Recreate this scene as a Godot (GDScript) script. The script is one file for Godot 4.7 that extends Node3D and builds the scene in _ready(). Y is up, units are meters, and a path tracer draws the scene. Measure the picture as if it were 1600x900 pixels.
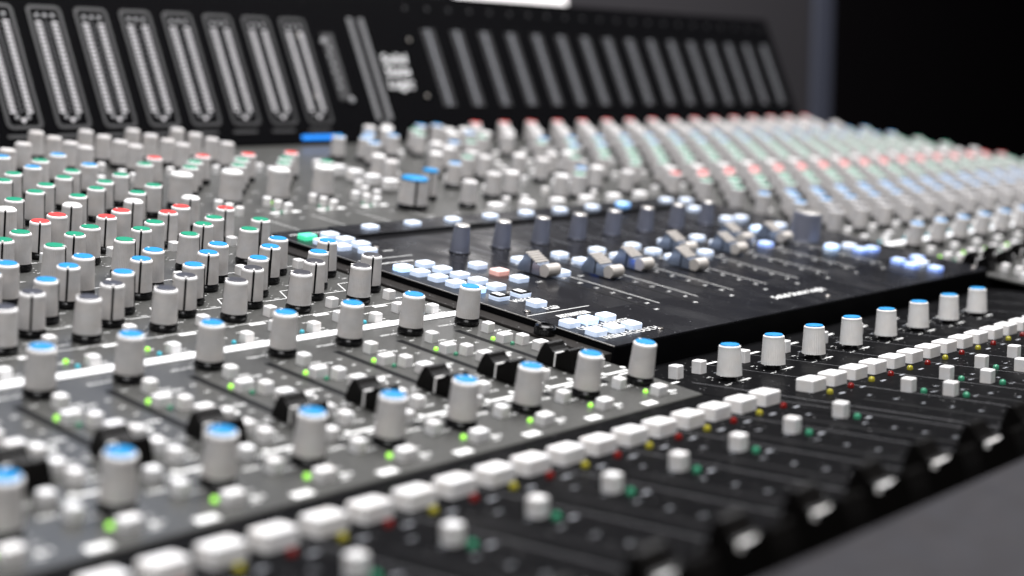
extends Node3D
# A large studio mixing console seen close up from its left front corner.
# Lengths are in millimetres in the builders and are turned into metres by K.
# The sloping channel panel has its own axes: X along the console, s towards the operator, h off the panel.

const K := 0.001
const PITCH := 39.413
const COL := -22.76                    # left knob column of a channel, from its right column
const N1 := Vector3(0.0, 0.987960, 0.154707)
const S1 := Vector3(0.0, -0.154707, 0.987960)
const O1 := Vector3(0.0, 33.380, -2.939)
const NB := Vector3(0.0, 0.388649, 0.921386)
const UB := Vector3(0.0, 0.921386, -0.388649)
const OB := Vector3(0.0, 139.109, -485.943)
const DECK := 15.5
const RIGHT0 := 800.0
const CENTRE0 := 369.2
const TILE_H := 4.5

const CAM_AT := Vector3(-227.4986, 147.6883, 472.6885)
const CAM_R := Vector3(0.65160659, 0.0, 0.75855708)
const CAM_U := Vector3(0.0956275, 0.99202198, -0.08214478)
const CAM_F := Vector3(0.7525053, -0.126065, -0.64640807)

var rng := RandomNumberGenerator.new()
var M := {}
var G := {}
var console: Node3D
var tile: Node3D
var bridge: Node3D

# ---------------------------------------------------------------- mesh helper
class Shape:
	var v := PackedVector3Array()
	var n := PackedVector3Array()
	func tri(a: Vector3, b: Vector3, c: Vector3, na: Vector3, nb: Vector3, nc: Vector3) -> void:
		var g := (b - a).cross(c - a)
		if g.length_squared() < 1e-12:
			return
		if g.dot(na + nb + nc) > 0.0:
			v.append_array([a, c, b]); n.append_array([na, nc, nb])
		else:
			v.append_array([a, b, c]); n.append_array([na, nb, nc])
	func flat3(a: Vector3, b: Vector3, c: Vector3, out: Vector3) -> void:
		var g := (b - a).cross(c - a)
		if g.length_squared() < 1e-12:
			return
		g = g.normalized()
		if g.dot(out) < 0.0:
			g = -g
		tri(a, b, c, g, g, g)
	func quad(a: Vector3, b: Vector3, c: Vector3, d: Vector3, out: Vector3) -> void:
		flat3(a, b, c, out); flat3(a, c, d, out)
	func quadn(a: Vector3, b: Vector3, c: Vector3, d: Vector3, na: Vector3, nb: Vector3, nc: Vector3, nd: Vector3) -> void:
		tri(a, b, c, na, nb, nc); tri(a, c, d, na, nc, nd)
	# chamfered box, x and z centred, y from y0 to y1
	func box(cx: float, y0: float, cz: float, w: float, y1: float, d: float, b: float = 0.0) -> void:
		var lo := Vector3(cx - w / 2, y0, cz - d / 2)
		var hi := Vector3(cx + w / 2, y1, cz + d / 2)
		boxv(lo, hi, b)
	func boxv(lo: Vector3, hi: Vector3, b: float = 0.0) -> void:
		var mid := (lo + hi) / 2
		for ax in 3:
			var u := (ax + 1) % 3
			var w := (ax + 2) % 3
			for sg in [-1.0, 1.0]:
				var o := Vector3.ZERO
				o[ax] = sg
				var q := []
				for k in [[-1, -1], [1, -1], [1, 1], [-1, 1]]:
					var p := Vector3.ZERO
					p[ax] = hi[ax] if sg > 0 else lo[ax]
					p[u] = hi[u] - b if k[0] > 0 else lo[u] + b
					p[w] = hi[w] - b if k[1] > 0 else lo[w] + b
					q.append(p)
				quad(q[0], q[1], q[2], q[3], o)
		if b <= 0.0:
			return
		for ax in 3:
			var u := (ax + 1) % 3
			var w := (ax + 2) % 3
			for su in [-1, 1]:
				for sw in [-1, 1]:
					var pa := Vector3.ZERO
					var pb := Vector3.ZERO
					pa[u] = hi[u] if su > 0 else lo[u]
					pa[w] = hi[w] - b if sw > 0 else lo[w] + b
					pb[u] = hi[u] - b if su > 0 else lo[u] + b
					pb[w] = hi[w] if sw > 0 else lo[w]
					var a0 := pa; var a1 := pa; var b0 := pb; var b1 := pb
					a0[ax] = lo[ax] + b; a1[ax] = hi[ax] - b
					b0[ax] = lo[ax] + b; b1[ax] = hi[ax] - b
					quad(a0, a1, b1, b0, (pa + pb) / 2 - Vector3(mid.x if ax != 0 else 0.0, mid.y if ax != 1 else 0.0, mid.z if ax != 2 else 0.0))
		for sx in [-1, 1]:
			for sy in [-1, 1]:
				for sz in [-1, 1]:
					var c := Vector3(hi.x if sx > 0 else lo.x, hi.y if sy > 0 else lo.y, hi.z if sz > 0 else lo.z)
					var ix := Vector3(-sx * b, 0, 0); var iy := Vector3(0, -sy * b, 0); var iz := Vector3(0, 0, -sz * b)
					flat3(c + iy + iz, c + ix + iz, c + ix + iy, Vector3(sx, sy, sz))
	# turned shape about y; prof: [r, y] pairs; flute > 0 alternates the radius
	func lathe(prof: Array, segs: int, flute: float = 0.0, smooth := true, at := Vector3.ZERO) -> void:
		for k in prof.size() - 1:
			var r0: float = prof[k][0]; var y0: float = prof[k][1]
			var r1: float = prof[k + 1][0]; var y1: float = prof[k + 1][1]
			var sl := Vector2(y1 - y0, r0 - r1).normalized()   # outward (radial, y)
			for i in segs:
				var a := TAU * i / segs; var b := TAU * (i + 1) / segs
				var fa := flute if i % 2 == 1 else 0.0
				var fb := flute if (i + 1) % 2 == 1 else 0.0
				var ca := Vector3(cos(a), 0, sin(a)); var cb := Vector3(cos(b), 0, sin(b))
				var p0 := ca * maxf(r0 - fa, 0.0) + Vector3(0, y0, 0) + at; var p1 := ca * maxf(r1 - fa, 0.0) + Vector3(0, y1, 0) + at
				var q0 := cb * maxf(r0 - fb, 0.0) + Vector3(0, y0, 0) + at; var q1 := cb * maxf(r1 - fb, 0.0) + Vector3(0, y1, 0) + at
				var na := ca * sl.x + Vector3(0, sl.y, 0); var nb := cb * sl.x + Vector3(0, sl.y, 0)
				if flute > 0.0:
					quad(p0, p1, q1, q0, na + nb)
				else:
					quadn(p0, p1, q1, q0, na, na, nb, nb)
	# outline (x, z) raised from y0 to y1 with a chamfer at the top
	func prism(poly: PackedVector2Array, y0: float, y1: float, bev: float) -> void:
		var cen := Vector2.ZERO
		for p in poly: cen += p / poly.size()
		var top := PackedVector2Array()
		for p in poly:
			var d := p - cen
			top.append(cen + d * (1.0 - bev / d.length()))
		var m := poly.size()
		for i in m:
			var a := poly[i]; var b := poly[(i + 1) % m]; var c := top[(i + 1) % m]; var d := top[i]
			var o := Vector3((a.x + b.x) / 2 - cen.x, 0, (a.y + b.y) / 2 - cen.y)
			quad(Vector3(a.x, y0, a.y), Vector3(b.x, y0, b.y), Vector3(b.x, y1 - bev, b.y), Vector3(a.x, y1 - bev, a.y), o)
			quad(Vector3(a.x, y1 - bev, a.y), Vector3(b.x, y1 - bev, b.y), Vector3(c.x, y1, c.y), Vector3(d.x, y1, d.y), o + Vector3(0, 3, 0))
			flat3(Vector3(cen.x, y1, cen.y), Vector3(c.x, y1, c.y), Vector3(d.x, y1, d.y), Vector3.UP)
	# profile (z, y) pulled along x
	func pull(prof: PackedVector2Array, x0: float, x1: float) -> void:
		var m := prof.size()
		var idx := Geometry2D.triangulate_polygon(prof)
		for i in m:
			var a := prof[i]; var b := prof[(i + 1) % m]
			var e := b - a
			var o := Vector3(0, -e.x, e.y)
			var mid := (a + b) / 2 + Vector2(o.z, o.y).normalized() * 0.01
			if Geometry2D.is_point_in_polygon(mid, prof): o = -o
			quad(Vector3(x0, a.y, a.x), Vector3(x1, a.y, a.x), Vector3(x1, b.y, b.x), Vector3(x0, b.y, b.x), o)
		for t in range(0, idx.size(), 3):
			var a := prof[idx[t]]; var b := prof[idx[t + 1]]; var c := prof[idx[t + 2]]
			flat3(Vector3(x0, a.y, a.x), Vector3(x0, b.y, b.x), Vector3(x0, c.y, c.x), Vector3.LEFT)
			flat3(Vector3(x1, a.y, a.x), Vector3(x1, b.y, b.x), Vector3(x1, c.y, c.x), Vector3.RIGHT)
	# flat print: rectangle in the x, z plane
	func rect(cx: float, cz: float, w: float, d: float, y := 0.05, turn := 0.0) -> void:
		var ux := Vector3(cos(turn), 0, sin(turn)) * w / 2
		var uz := Vector3(-sin(turn), 0, cos(turn)) * d / 2
		var c := Vector3(cx, y, cz)
		quad(c - ux - uz, c + ux - uz, c + ux + uz, c - ux + uz, Vector3.UP)
	func line(a: Vector2, b: Vector2, w: float, y := 0.05) -> void:
		var d := b - a
		rect((a.x + b.x) / 2, (a.y + b.y) / 2, d.length(), w, y, d.angle())
	func dot(cx: float, cz: float, r: float, y := 0.05) -> void:
		for i in 6:
			var a := TAU * i / 6; var b := TAU * (i + 1) / 6
			flat3(Vector3(cx, y, cz), Vector3(cx + cos(a) * r, y, cz + sin(a) * r), Vector3(cx + cos(b) * r, y, cz + sin(b) * r), Vector3.UP)
	func add_to(mesh: ArrayMesh, mat: Material, k := 0.001) -> ArrayMesh:
		var a := []
		a.resize(Mesh.ARRAY_MAX)
		var w := PackedVector3Array()
		w.resize(v.size())
		for i in v.size(): w[i] = v[i] * k
		a[Mesh.ARRAY_VERTEX] = w
		a[Mesh.ARRAY_NORMAL] = n
		mesh.add_surface_from_arrays(Mesh.PRIMITIVE_TRIANGLES, a)
		mesh.surface_set_material(mesh.get_surface_count() - 1, mat)
		return mesh
	func mesh(mat: Material) -> ArrayMesh:
		return add_to(ArrayMesh.new(), mat)

# ---------------------------------------------------------------- placing
func at1(x: float, s: float, h := 0.0, turn := 0.0) -> Transform3D:
	var b := Basis(Vector3.RIGHT, N1, S1) * Basis(Vector3.UP, turn)
	return Transform3D(b, (O1 + Vector3(x, 0, 0) + S1 * s + N1 * h) * K)

func at0(x: float, z: float, h := 0.0, turn := 0.0) -> Transform3D:
	return Transform3D(Basis(Vector3.UP, turn), Vector3(x, DECK + h, z) * K)

func atb(x: float, up: float, h := 0.0) -> Transform3D:
	return Transform3D(Basis(Vector3.RIGHT, NB, -UB), (OB + Vector3(x, 0, 0) + UB * up + NB * h) * K)

func part(parent: Node3D, called: String, mesh: Mesh, xf: Transform3D) -> MeshInstance3D:
	var o := MeshInstance3D.new()
	o.name = called
	o.mesh = mesh
	parent.add_child(o, true)
	o.global_transform = xf
	return o

func sub(parent: Node3D, called: String, mesh: Mesh, turn := 0.0) -> MeshInstance3D:
	var o := MeshInstance3D.new()
	o.name = called
	o.mesh = mesh
	parent.add_child(o, true)
	o.transform = Transform3D(Basis(Vector3.UP, turn), Vector3.ZERO)
	return o

func thing(called: String, label: String, category: String, at: Vector3) -> Node3D:
	var o := Node3D.new()
	o.name = called
	add_child(o)
	o.position = at * K
	o.set_meta("label", label)
	o.set_meta("category", category)
	return o

# inside or near the picture?
func seen(p: Vector3, margin := 220.0) -> bool:
	var d := p / K - CAM_AT
	var z := d.dot(CAM_F)
	if z < 60.0:
		return false
	var x := 800.0 + 2364.5 * d.dot(CAM_R) / z
	var y := 450.0 - 2364.5 * d.dot(CAM_U) / z
	return x > -margin and x < 1600.0 + margin and y > -margin and y < 900.0 + margin

# ---------------------------------------------------------------- materials
func lin(r: float, g: float, b: float) -> Color:
	return Color(r, g, b).linear_to_srgb()

func mat(col: Color, rough := 0.5, metal := 0.0, spec := 0.5) -> StandardMaterial3D:
	var m := StandardMaterial3D.new()
	m.albedo_color = col
	m.roughness = rough
	m.metallic = metal
	m.metallic_specular = spec
	return m

func glow(col: Color, emit: Color, energy: float, rough := 0.35) -> StandardMaterial3D:
	var m := mat(col, rough)
	m.emission_enabled = true
	m.emission = emit
	m.emission_energy_multiplier = energy
	return m

# fine grain with scattered dust specks; base and speck are linear values
func grain(base: Color, spread: float, speck: Color, specks: int, size: int, sd: int) -> ImageTexture:
	var r := RandomNumberGenerator.new()
	r.seed = sd
	var im := Image.create(size, size, false, Image.FORMAT_RGB8)
	for y in size:
		for x in size:
			var f := 1.0 + r.randfn(0.0, spread)
			im.set_pixel(x, y, Color(base.r * f, base.g * f, base.b * f).clamp().linear_to_srgb())
	for i in specks:
		var x := r.randi_range(1, size - 2); var y := r.randi_range(1, size - 2)
		var c := base.lerp(speck, pow(r.randf(), 1.6))
		im.set_pixel(x, y, c.linear_to_srgb())
		if r.randf() < 0.45:
			im.set_pixel(x + 1, y, c.linear_to_srgb()); im.set_pixel(x, y + 1, base.lerp(c, 0.7).linear_to_srgb())
			im.set_pixel(x + r.randi_range(-1, 1), y + r.randi_range(-1, 1), base.lerp(c, 0.6).linear_to_srgb())
	return ImageTexture.create_from_image(im)

# soft patches of handling and age over a fine grain, for moulded plastic
func worn(base: Color, patch: float, fine: float, sd: int) -> ImageTexture:
	var r := RandomNumberGenerator.new()
	r.seed = sd
	var nz := FastNoiseLite.new()
	nz.seed = sd
	nz.frequency = 0.02
	nz.fractal_octaves = 4
	var im := Image.create(512, 512, false, Image.FORMAT_RGB8)
	for y in 512:
		for x in 512:
			var f := 1.0 + nz.get_noise_2d(x, y) * patch + r.randfn(0.0, fine)
			im.set_pixel(x, y, Color(base.r * f, base.g * f * (1.0 - 0.04 * nz.get_noise_2d(y, x)), base.b * f * (1.0 - 0.08 * nz.get_noise_2d(y, x))).clamp().linear_to_srgb())
	return ImageTexture.create_from_image(im)

# smears and dust film in the gloss
func smear(lo: float, hi: float, sd: int) -> ImageTexture:
	var nz := FastNoiseLite.new()
	nz.seed = sd
	nz.frequency = 0.012
	nz.fractal_octaves = 5
	var im := Image.create(512, 512, false, Image.FORMAT_RGB8)
	for y in 512:
		for x in 512:
			var f := clampf(lerpf(lo, hi, nz.get_noise_2d(x, y * 0.6) * 0.9 + 0.5), 0.05, 1.0)
			im.set_pixel(x, y, Color(f, f, f))
	return ImageTexture.create_from_image(im)

func tex_mat(t: Texture2D, metres: float, rough: float, metal := 0.0, spec := 0.5) -> StandardMaterial3D:
	var m := mat(Color.WHITE, rough, metal, spec)
	m.albedo_texture = t
	m.uv1_triplanar = true
	m.uv1_world_triplanar = true
	m.uv1_scale = Vector3.ONE / metres
	m.texture_filter = BaseMaterial3D.TEXTURE_FILTER_LINEAR_WITH_MIPMAPS_ANISOTROPIC
	return m

func make_materials() -> void:
	M.grey = tex_mat(worn(lin_c(0.475, 0.458, 0.447), 0.22, 0.03, 21), 0.11, 0.42)
	M.rim = mat(lin(0.80, 0.785, 0.775), 0.4)
	M.white = tex_mat(worn(lin_c(0.73, 0.72, 0.70), 0.14, 0.02, 23), 0.12, 0.38)
	M.button = tex_mat(worn(lin_c(0.72, 0.71, 0.70), 0.16, 0.015, 22), 0.13, 0.36)
	M.black = mat(lin(0.004, 0.004, 0.0045), 0.4, 0.0, 0.08)
	M.ink = mat(lin(0.004, 0.004, 0.0045), 0.6, 0.0, 0.2)
	M.collar = mat(lin(0.004, 0.004, 0.0045), 0.22, 0.0, 0.4)
	M.blue = mat(lin(0.016, 0.205, 0.46), 0.42, 0.0, 0.3)
	M.green = mat(lin(0.010, 0.215, 0.12), 0.42, 0.0, 0.3)
	M.red = mat(lin(0.60, 0.05, 0.045), 0.42, 0.0, 0.3)
	M.char = mat(lin(0.045, 0.045, 0.052), 0.3)
	M.print = mat(lin(0.72, 0.72, 0.70), 0.5)
	M.dimprint = mat(lin(0.25, 0.26, 0.28), 0.5)
	M.faintprint = mat(lin(0.09, 0.09, 0.095), 0.5)
	M.strip = mat(lin(0.80, 0.80, 0.80), 0.45)
	M.silver = mat(lin(0.60, 0.58, 0.55), 0.32, 0.85)
	M.screw = mat(lin(0.30, 0.28, 0.26), 0.3, 0.9)
	M.gun = mat(lin(0.19, 0.20, 0.25), 0.28, 0.4)
	M.fadermetal = mat(lin(0.17, 0.20, 0.26), 0.18, 0.45)
	M.fadertop = mat(lin(0.47, 0.44, 0.405), 0.4, 0.1)
	M.cap = mat(lin(0.0035, 0.0032, 0.003), 0.34, 0.0, 0.2)
	M.panel = tex_mat(grain(lin_c(0.060, 0.060, 0.0565), 0.34, lin_c(0.3, 0.3, 0.28), 1500, 512, 3), 0.09, 0.3, 0.0, 0.35)
	M.deck = tex_mat(grain(lin_c(0.0048, 0.0048, 0.0052), 0.12, lin_c(0.6, 0.6, 0.6), 1900, 1024, 5), 0.30, 0.4, 0.0, 0.06)
	M.trim = tex_mat(grain(lin_c(0.019, 0.017, 0.0155), 0.12, lin_c(0.7, 0.7, 0.7), 2600, 1024, 15), 0.30, 0.4, 0.0, 0.25)
	M.glass = tex_mat(grain(lin_c(0.011, 0.0112, 0.013), 0.1, lin_c(0.6, 0.62, 0.65), 900, 1024, 7), 0.26, 0.22, 0.0, 0.26)
	M.glass.roughness = 1.0
	M.glass.roughness_texture = smear(0.12, 0.42, 31)
	M.deck.roughness = 1.0
	M.deck.roughness_texture = smear(0.25, 0.6, 32)
	M.bridge = tex_mat(grain(lin_c(0.0026, 0.0026, 0.003), 0.1, lin_c(0.05, 0.05, 0.05), 200, 512, 9), 0.3, 0.45, 0.0, 0.06)
	M.arm = tex_mat(worn(lin_c(0.028, 0.027, 0.0295), 0.18, 0.12, 24), 0.16, 0.7, 0.0, 0.15)
	M.wall = tex_mat(grain(lin_c(0.026, 0.0235, 0.027), 0.05, lin_c(0.25, 0.25, 0.25), 100, 512, 13), 0.6, 0.8)
	M.post = mat(lin(0.052, 0.057, 0.08), 0.55)
	M.dark = mat(lin(0.004, 0.0035, 0.004), 0.95, 0.0, 0.0)
	M.led_on = glow(lin(0.3, 0.6, 0.1), Color(0.62, 1.0, 0.22), 0.95)
	M.led_off = mat(lin(0.05, 0.22, 0.13), 0.15)
	M.led_cyan = glow(lin(0.05, 0.35, 0.42), Color(0.1, 0.65, 0.75), 0.25)
	M.led_yellow = mat(lin(0.29, 0.26, 0.025), 0.12)
	M.led_red = mat(lin(0.16, 0.008, 0.006), 0.12)
	M.led_green = mat(lin(0.04, 0.22, 0.125), 0.12)
	M.key = glow(lin(0.66, 0.70, 0.74), Color(0.74, 0.84, 1.0), 0.44)
	M.key_on = glow(lin(0.7, 0.75, 0.8), Color(0.60, 0.78, 1.0), 1.25)
	M.key_blue = glow(lin(0.5, 0.6, 0.75), Color(0.40, 0.58, 1.0), 0.7)
	M.key_deep = glow(lin(0.2, 0.4, 0.75), Color(0.10, 0.42, 1.0), 2.4)
	M.key_pink = glow(lin(0.75, 0.6, 0.56), Color(1.0, 0.55, 0.45), 0.32)
	M.key_green = glow(lin(0.12, 0.5, 0.4), Color(0.08, 0.85, 0.55), 0.8)
	M.key_cyan = glow(lin(0.5, 0.7, 0.8), Color(0.25, 0.62, 1.0), 0.9)
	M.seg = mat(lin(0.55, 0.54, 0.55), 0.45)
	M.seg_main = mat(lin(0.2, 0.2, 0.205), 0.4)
	M.seg_shaded = mat(lin(0.05, 0.05, 0.053), 0.4)  # light falloff towards the right of the bridge, put into a darker colour
	M.frame = mat(lin(0.0075, 0.0075, 0.0085), 0.5)
	M.screen_blue = glow(lin(0.01, 0.03, 0.06), Color(0.03, 0.55, 1.0), 1.3)
	M.screen_white = glow(lin(0.8, 0.8, 0.8), Color(1.0, 0.97, 0.96), 0.7)

func lin_c(r: float, g: float, b: float) -> Color:
	return Color(r, g, b)

# ---------------------------------------------------------------- shared shapes
func rounded(w: float, d: float, r: float, steps := 3) -> PackedVector2Array:
	var p := PackedVector2Array()
	for q in 4:
		var c := Vector2((w / 2 - r) * [1, -1, -1, 1][q], (d / 2 - r) * [1, 1, -1, -1][q])
		for i in steps + 1:
			var a := PI / 2 * (q + float(i) / steps)
			p.append(c + Vector2(cos(a), sin(a)) * r)
	return p

func pointer_shape(r0: float, y0: float, r1: float, y1: float, w: float) -> Shape:
	# black line down the side, towards +z
	var s := Shape.new()
	var o := 0.14
	var a := Vector3(-w / 2, y0, r0 + o); var b := Vector3(w / 2, y0, r0 + o)
	var c := Vector3(w / 2, y1, r1 + o); var d := Vector3(-w / 2, y1, r1 + o)
	var back := Vector3(0, 0, -0.7)
	s.quad(a, b, c, d, Vector3(0, 0, 1))
	s.quad(a, d, d + back, a + back, Vector3.LEFT)
	s.quad(b, c, c + back, b + back, Vector3.RIGHT)
	s.quad(a, b, b + back, a + back, Vector3.DOWN)
	s.quad(d, c, c + back, d + back, Vector3.UP)
	return s

func make_shapes() -> void:
	# channel knob: fluted body, smooth rim, inset cap, pointer and hex-nut collar
	var b := Shape.new()
	b.lathe([[5.9, 3.9], [5.3, 17.7]], 80, 0.13)
	b.lathe([[5.7, 3.9], [0.5, 3.9]], 24)
	var rim := Shape.new()
	rim.lathe([[5.3, 17.7], [5.3, 18.3], [5.05, 18.8], [4.6, 19.0], [3.6, 19.05]], 40)
	G.knob = b.mesh(M.grey)
	rim.add_to(G.knob, M.rim)
	G.plainknob = b.mesh(M.grey)
	rim.add_to(G.plainknob, M.grey)
	var cap := Shape.new()
	cap.lathe([[4.5, 18.9], [4.5, 19.3], [4.25, 19.52], [2.0, 19.6], [0.0, 19.6]], 32)
	G.cap = {}
	for c in ["blue", "green", "red", "white", "char", "grey"]:
		G.cap[c] = cap.mesh(M[c])
	G.pointer = pointer_shape(5.85, 4.0, 5.32, 18.6, 0.95).mesh(M.ink)
	var nub := Shape.new()
	nub.box(0, 18.9, 4.35, 0.95, 19.55, 1.7, 0.12)
	nub.add_to(G.pointer, M.white)
	var col := Shape.new()
	col.lathe([[5.2, 0.0], [6.2, 0.5], [6.35, 1.3], [6.35, 2.4], [5.9, 3.3], [4.6, 3.6], [4.3, 3.3], [0.0, 3.3]], 12, 0.0, true)
	col.lathe([[2.4, 3.2], [2.4, 4.0]], 12)
	G.collar = col.mesh(M.collar)
	# the same knob as one mesh for the far bay
	G.far = {}
	for c in ["blue", "green", "red", "white", "char", "grey"]:
		var m := ArrayMesh.new()
		var s := Shape.new()
		s.lathe([[5.9, 3.9], [5.3, 17.9]], 20)
		s.add_to(m, M.grey)
		var s2 := Shape.new()
		s2.lathe([[5.3, 17.9], [5.05, 18.8], [4.4, 19.0]], 20)
		s2.add_to(m, M.rim)
		var s3 := Shape.new()
		s3.lathe([[4.45, 18.9], [4.45, 19.3], [4.2, 19.5], [0.0, 19.6]], 16)
		s3.add_to(m, M[c])
		var s4 := Shape.new()
		s4.lathe([[6.2, 0.0], [6.35, 2.4], [5.0, 3.6], [2.4, 3.6], [2.4, 4.0]], 14)
		s4.add_to(m, M.collar)
		G.far[c] = m
	# white rotary of the fader deck, on a dark shaft
	var vb := Shape.new()
	vb.lathe([[6.0, 2.4], [5.25, 15.4]], 72, 0.16)
	vb.lathe([[6.0, 2.4], [5.0, 2.1], [0.5, 2.1]], 32)
	vb.lathe([[5.25, 15.4], [5.2, 16.0], [4.9, 16.35], [4.3, 16.45]], 40)
	G.vpot = vb.mesh(M.white)
	var vc := Shape.new()
	vc.lathe([[4.5, 16.3], [4.5, 16.8], [4.2, 17.1], [0.0, 17.15]], 32)
	G.vcap = vc.mesh(M.blue)
	var vs := Shape.new()
	vs.lathe([[4.4, 0.0], [4.4, 0.9], [3.2, 1.0], [3.2, 2.3]], 20)
	G.vshaft = vs.mesh(M.collar)
	# large bus knob
	var bb := Shape.new()
	bb.lathe([[7.6, 4.0], [7.0, 20.0]], 88, 0.22)
	G.bigknob = bb.mesh(M.grey)
	var bt := Shape.new()
	bt.lathe([[7.0, 20.0], [6.9, 21.2], [6.2, 22.0], [3.0, 22.3], [0.0, 22.3]], 36)
	G.bigcap = bt.mesh(M.white)
	G.bigblue = bt.mesh(M.blue)
	var bc := Shape.new()
	bc.lathe([[7.0, 0.0], [8.0, 0.6], [8.0, 2.8], [7.0, 3.6], [3.0, 3.6], [3.0, 4.2]], 14)
	G.bigcollar = bc.mesh(M.collar)
	G.bigpointer = pointer_shape(7.55, 4.2, 7.0, 20.6, 1.3).mesh(M.ink)
	# push buttons
	var q := Shape.new()
	q.prism(rounded(4.9, 4.9, 0.55, 2), 0.0, 4.7, 0.35)
	G.button = q.mesh(M.button)
	q = Shape.new()
	q.prism(rounded(7.2, 4.9, 0.6, 2), 0.0, 4.2, 0.35)
	G.widebutton = q.mesh(M.button)
	q = Shape.new()
	q.prism(rounded(5.6, 5.6, 2.79, 4), 0.0, 5.5, 0.45)
	G.roundbutton = q.mesh(M.button)
	q = Shape.new()
	q.prism(rounded(11.5, 8.5, 2.2, 3), 0.0, 6.5, 0.8)
	G.slab = q.mesh(M.button)
	q = Shape.new()
	q.prism(rounded(12.7, 9.2, 0.9, 2), 0.0, 5.6, 0.5)
	G.bigbutton = q.mesh(M.button)
	q = Shape.new()
	q.prism(rounded(5.5, 5.5, 0.6, 2), 0.0, 6.2, 0.4)
	G.deckbutton = q.mesh(M.button)
	# lamps
	q = Shape.new()
	q.lathe([[1.15, 0.0], [1.15, 0.5], [1.0, 1.05], [0.6, 1.45], [0.0, 1.6]], 12)
	G.led = {}
	for c in ["led_on", "led_off", "led_cyan"]:
		G.led[c] = q.mesh(M[c])
	q = Shape.new()
	q.lathe([[1.55, 0.0], [1.55, 0.8], [1.4, 1.5], [0.9, 2.1], [0.0, 2.35]], 16)
	for c in ["led_yellow", "led_red", "led_green"]:
		G.led[c] = q.mesh(M[c])
	# fader cap of the channels: saddle with a white line
	var prof := PackedVector2Array([Vector2(-14.5, 0.6), Vector2(-14.2, 2.6), Vector2(-12.0, 7.4), Vector2(-9.8, 10.2), Vector2(-8.6, 10.7), Vector2(-7.2, 10.3), Vector2(-5.2, 8.9), Vector2(-3.0, 7.7), Vector2(-1.0, 7.2), Vector2(1.0, 7.2), Vector2(3.0, 7.7), Vector2(5.2, 8.9), Vector2(7.2, 10.3), Vector2(8.6, 10.7), Vector2(9.8, 10.2), Vector2(12.0, 7.4), Vector2(14.2, 2.6), Vector2(14.5, 0.6)])
	for i in prof.size(): prof[i] = Vector2(prof[i].x * 0.74, prof[i].y)
	q = Shape.new()
	q.pull(prof, -5.6, 5.6)
	q.box(0, -1.0, 0, 1.4, 0.8, 6.0)
	G.fader = q.mesh(M.cap)
	q = Shape.new()
	q.box(0, 7.0, 0, 11.5, 7.42, 1.0, 0.05)
	q.box(-5.7, 0.9, 0, 0.3, 7.42, 0.8)
	q.box(5.7, 0.9, 0, 0.3, 7.42, 1.3)
	G.faderline = q.mesh(M.white)
	# fader cap of the deck, taller
	var big := PackedVector2Array()
	for p in prof: big.append(Vector2(p.x * 1.2, p.y * 1.75))
	q = Shape.new()
	q.pull(big, -6.2, 6.2)
	q.box(0, -1.0, 0, 1.6, 0.8, 7.0)
	G.deckfader = q.mesh(M.cap)
	q = Shape.new()
	q.box(0, 12.3, 0, 12.7, 12.95, 1.5, 0.1)
	q.box(-6.3, 10.9, 0, 0.3, 12.9, 1.6)
	q.box(6.3, 10.9, 0, 0.3, 12.9, 1.6)
	G.deckline = q.mesh(M.white)
	# moving fader cap of the control surface: metal flanks, ribbed saddle, round silver roll in front
	var side := PackedVector2Array([Vector2(-13.0, 0.8), Vector2(-13.0, 3.2), Vector2(-8.6, 10.8), Vector2(-7.6, 11.4), Vector2(0.8, 6.9), Vector2(3.2, 6.3), Vector2(5.2, 6.8), Vector2(7.6, 3.0), Vector2(7.2, 0.8)])
	q = Shape.new()
	q.pull(side, -5.2, 5.2)
	q.box(0, -1.0, 0, 1.4, 0.9, 6.0)
	G.motorfader = q.mesh(M.fadermetal)
	q = Shape.new()
	for i in 5:
		var u := float(i) / 4.0
		q.boxv(Vector3(-5.5, 0, 0) + Vector3(0, lerpf(10.9, 7.4, u), lerpf(-7.6, -0.4, u) - 0.75), Vector3(5.5, 0, 0) + Vector3(0, lerpf(12.0, 8.4, u), lerpf(-7.6, -0.4, u) + 0.75), 0.3)
	G.ribs = q.mesh(M.fadertop)
	q = Shape.new()
	var rollp := PackedVector2Array()
	for i in 13:
		var a := lerpf(-0.35, PI * 0.97, i / 12.0)
		rollp.append(Vector2(6.6 + cos(a) * 3.5, 4.3 + sin(a) * 3.7))
	rollp.append(Vector2(4.2, 1.0)); rollp.append(Vector2(8.2, 1.0))
	q.pull(rollp, -5.5, 5.5)
	G.roll = q.mesh(M.fadertop)
	q = Shape.new()
	q.box(-5.25, 1.0, -3.2, 0.25, 9.0, 0.9)
	q.box(5.25, 1.0, -3.2, 0.25, 9.0, 0.9)
	G.motorline = q.mesh(M.ink)
	# encoder of the control surface
	q = Shape.new()
	q.lathe([[5.9, 0.6], [5.7, 1.2], [4.7, 15.6]], 56, 0.12)
	G.encoder = q.mesh(M.gun)
	q = Shape.new()
	q.lathe([[4.7, 15.6], [4.65, 16.3], [4.2, 16.7], [0.0, 16.5]], 36)
	G.encodertop = q.mesh(M.silver)
	q = Shape.new()
	q.lathe([[6.4, 0.0], [6.4, 0.5], [5.6, 0.7]], 28)
	G.encoderfoot = q.mesh(M.black)
	# lighted keys
	q = Shape.new()
	q.prism(rounded(9.9, 7.7, 1.5, 3), 0.0, 2.8, 0.4)
	G.key = {}
	for c in ["key", "key_on", "key_deep", "key_blue", "key_pink", "key_green", "key_cyan"]:
		G.key[c] = q.mesh(M[c])
	q = Shape.new()
	q.prism(rounded(9.9, 7.7, 1.5, 3), 0.0, 2.0, 0.1)
	G.darkkey = q.mesh(M.key)
	q = Shape.new()
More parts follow.
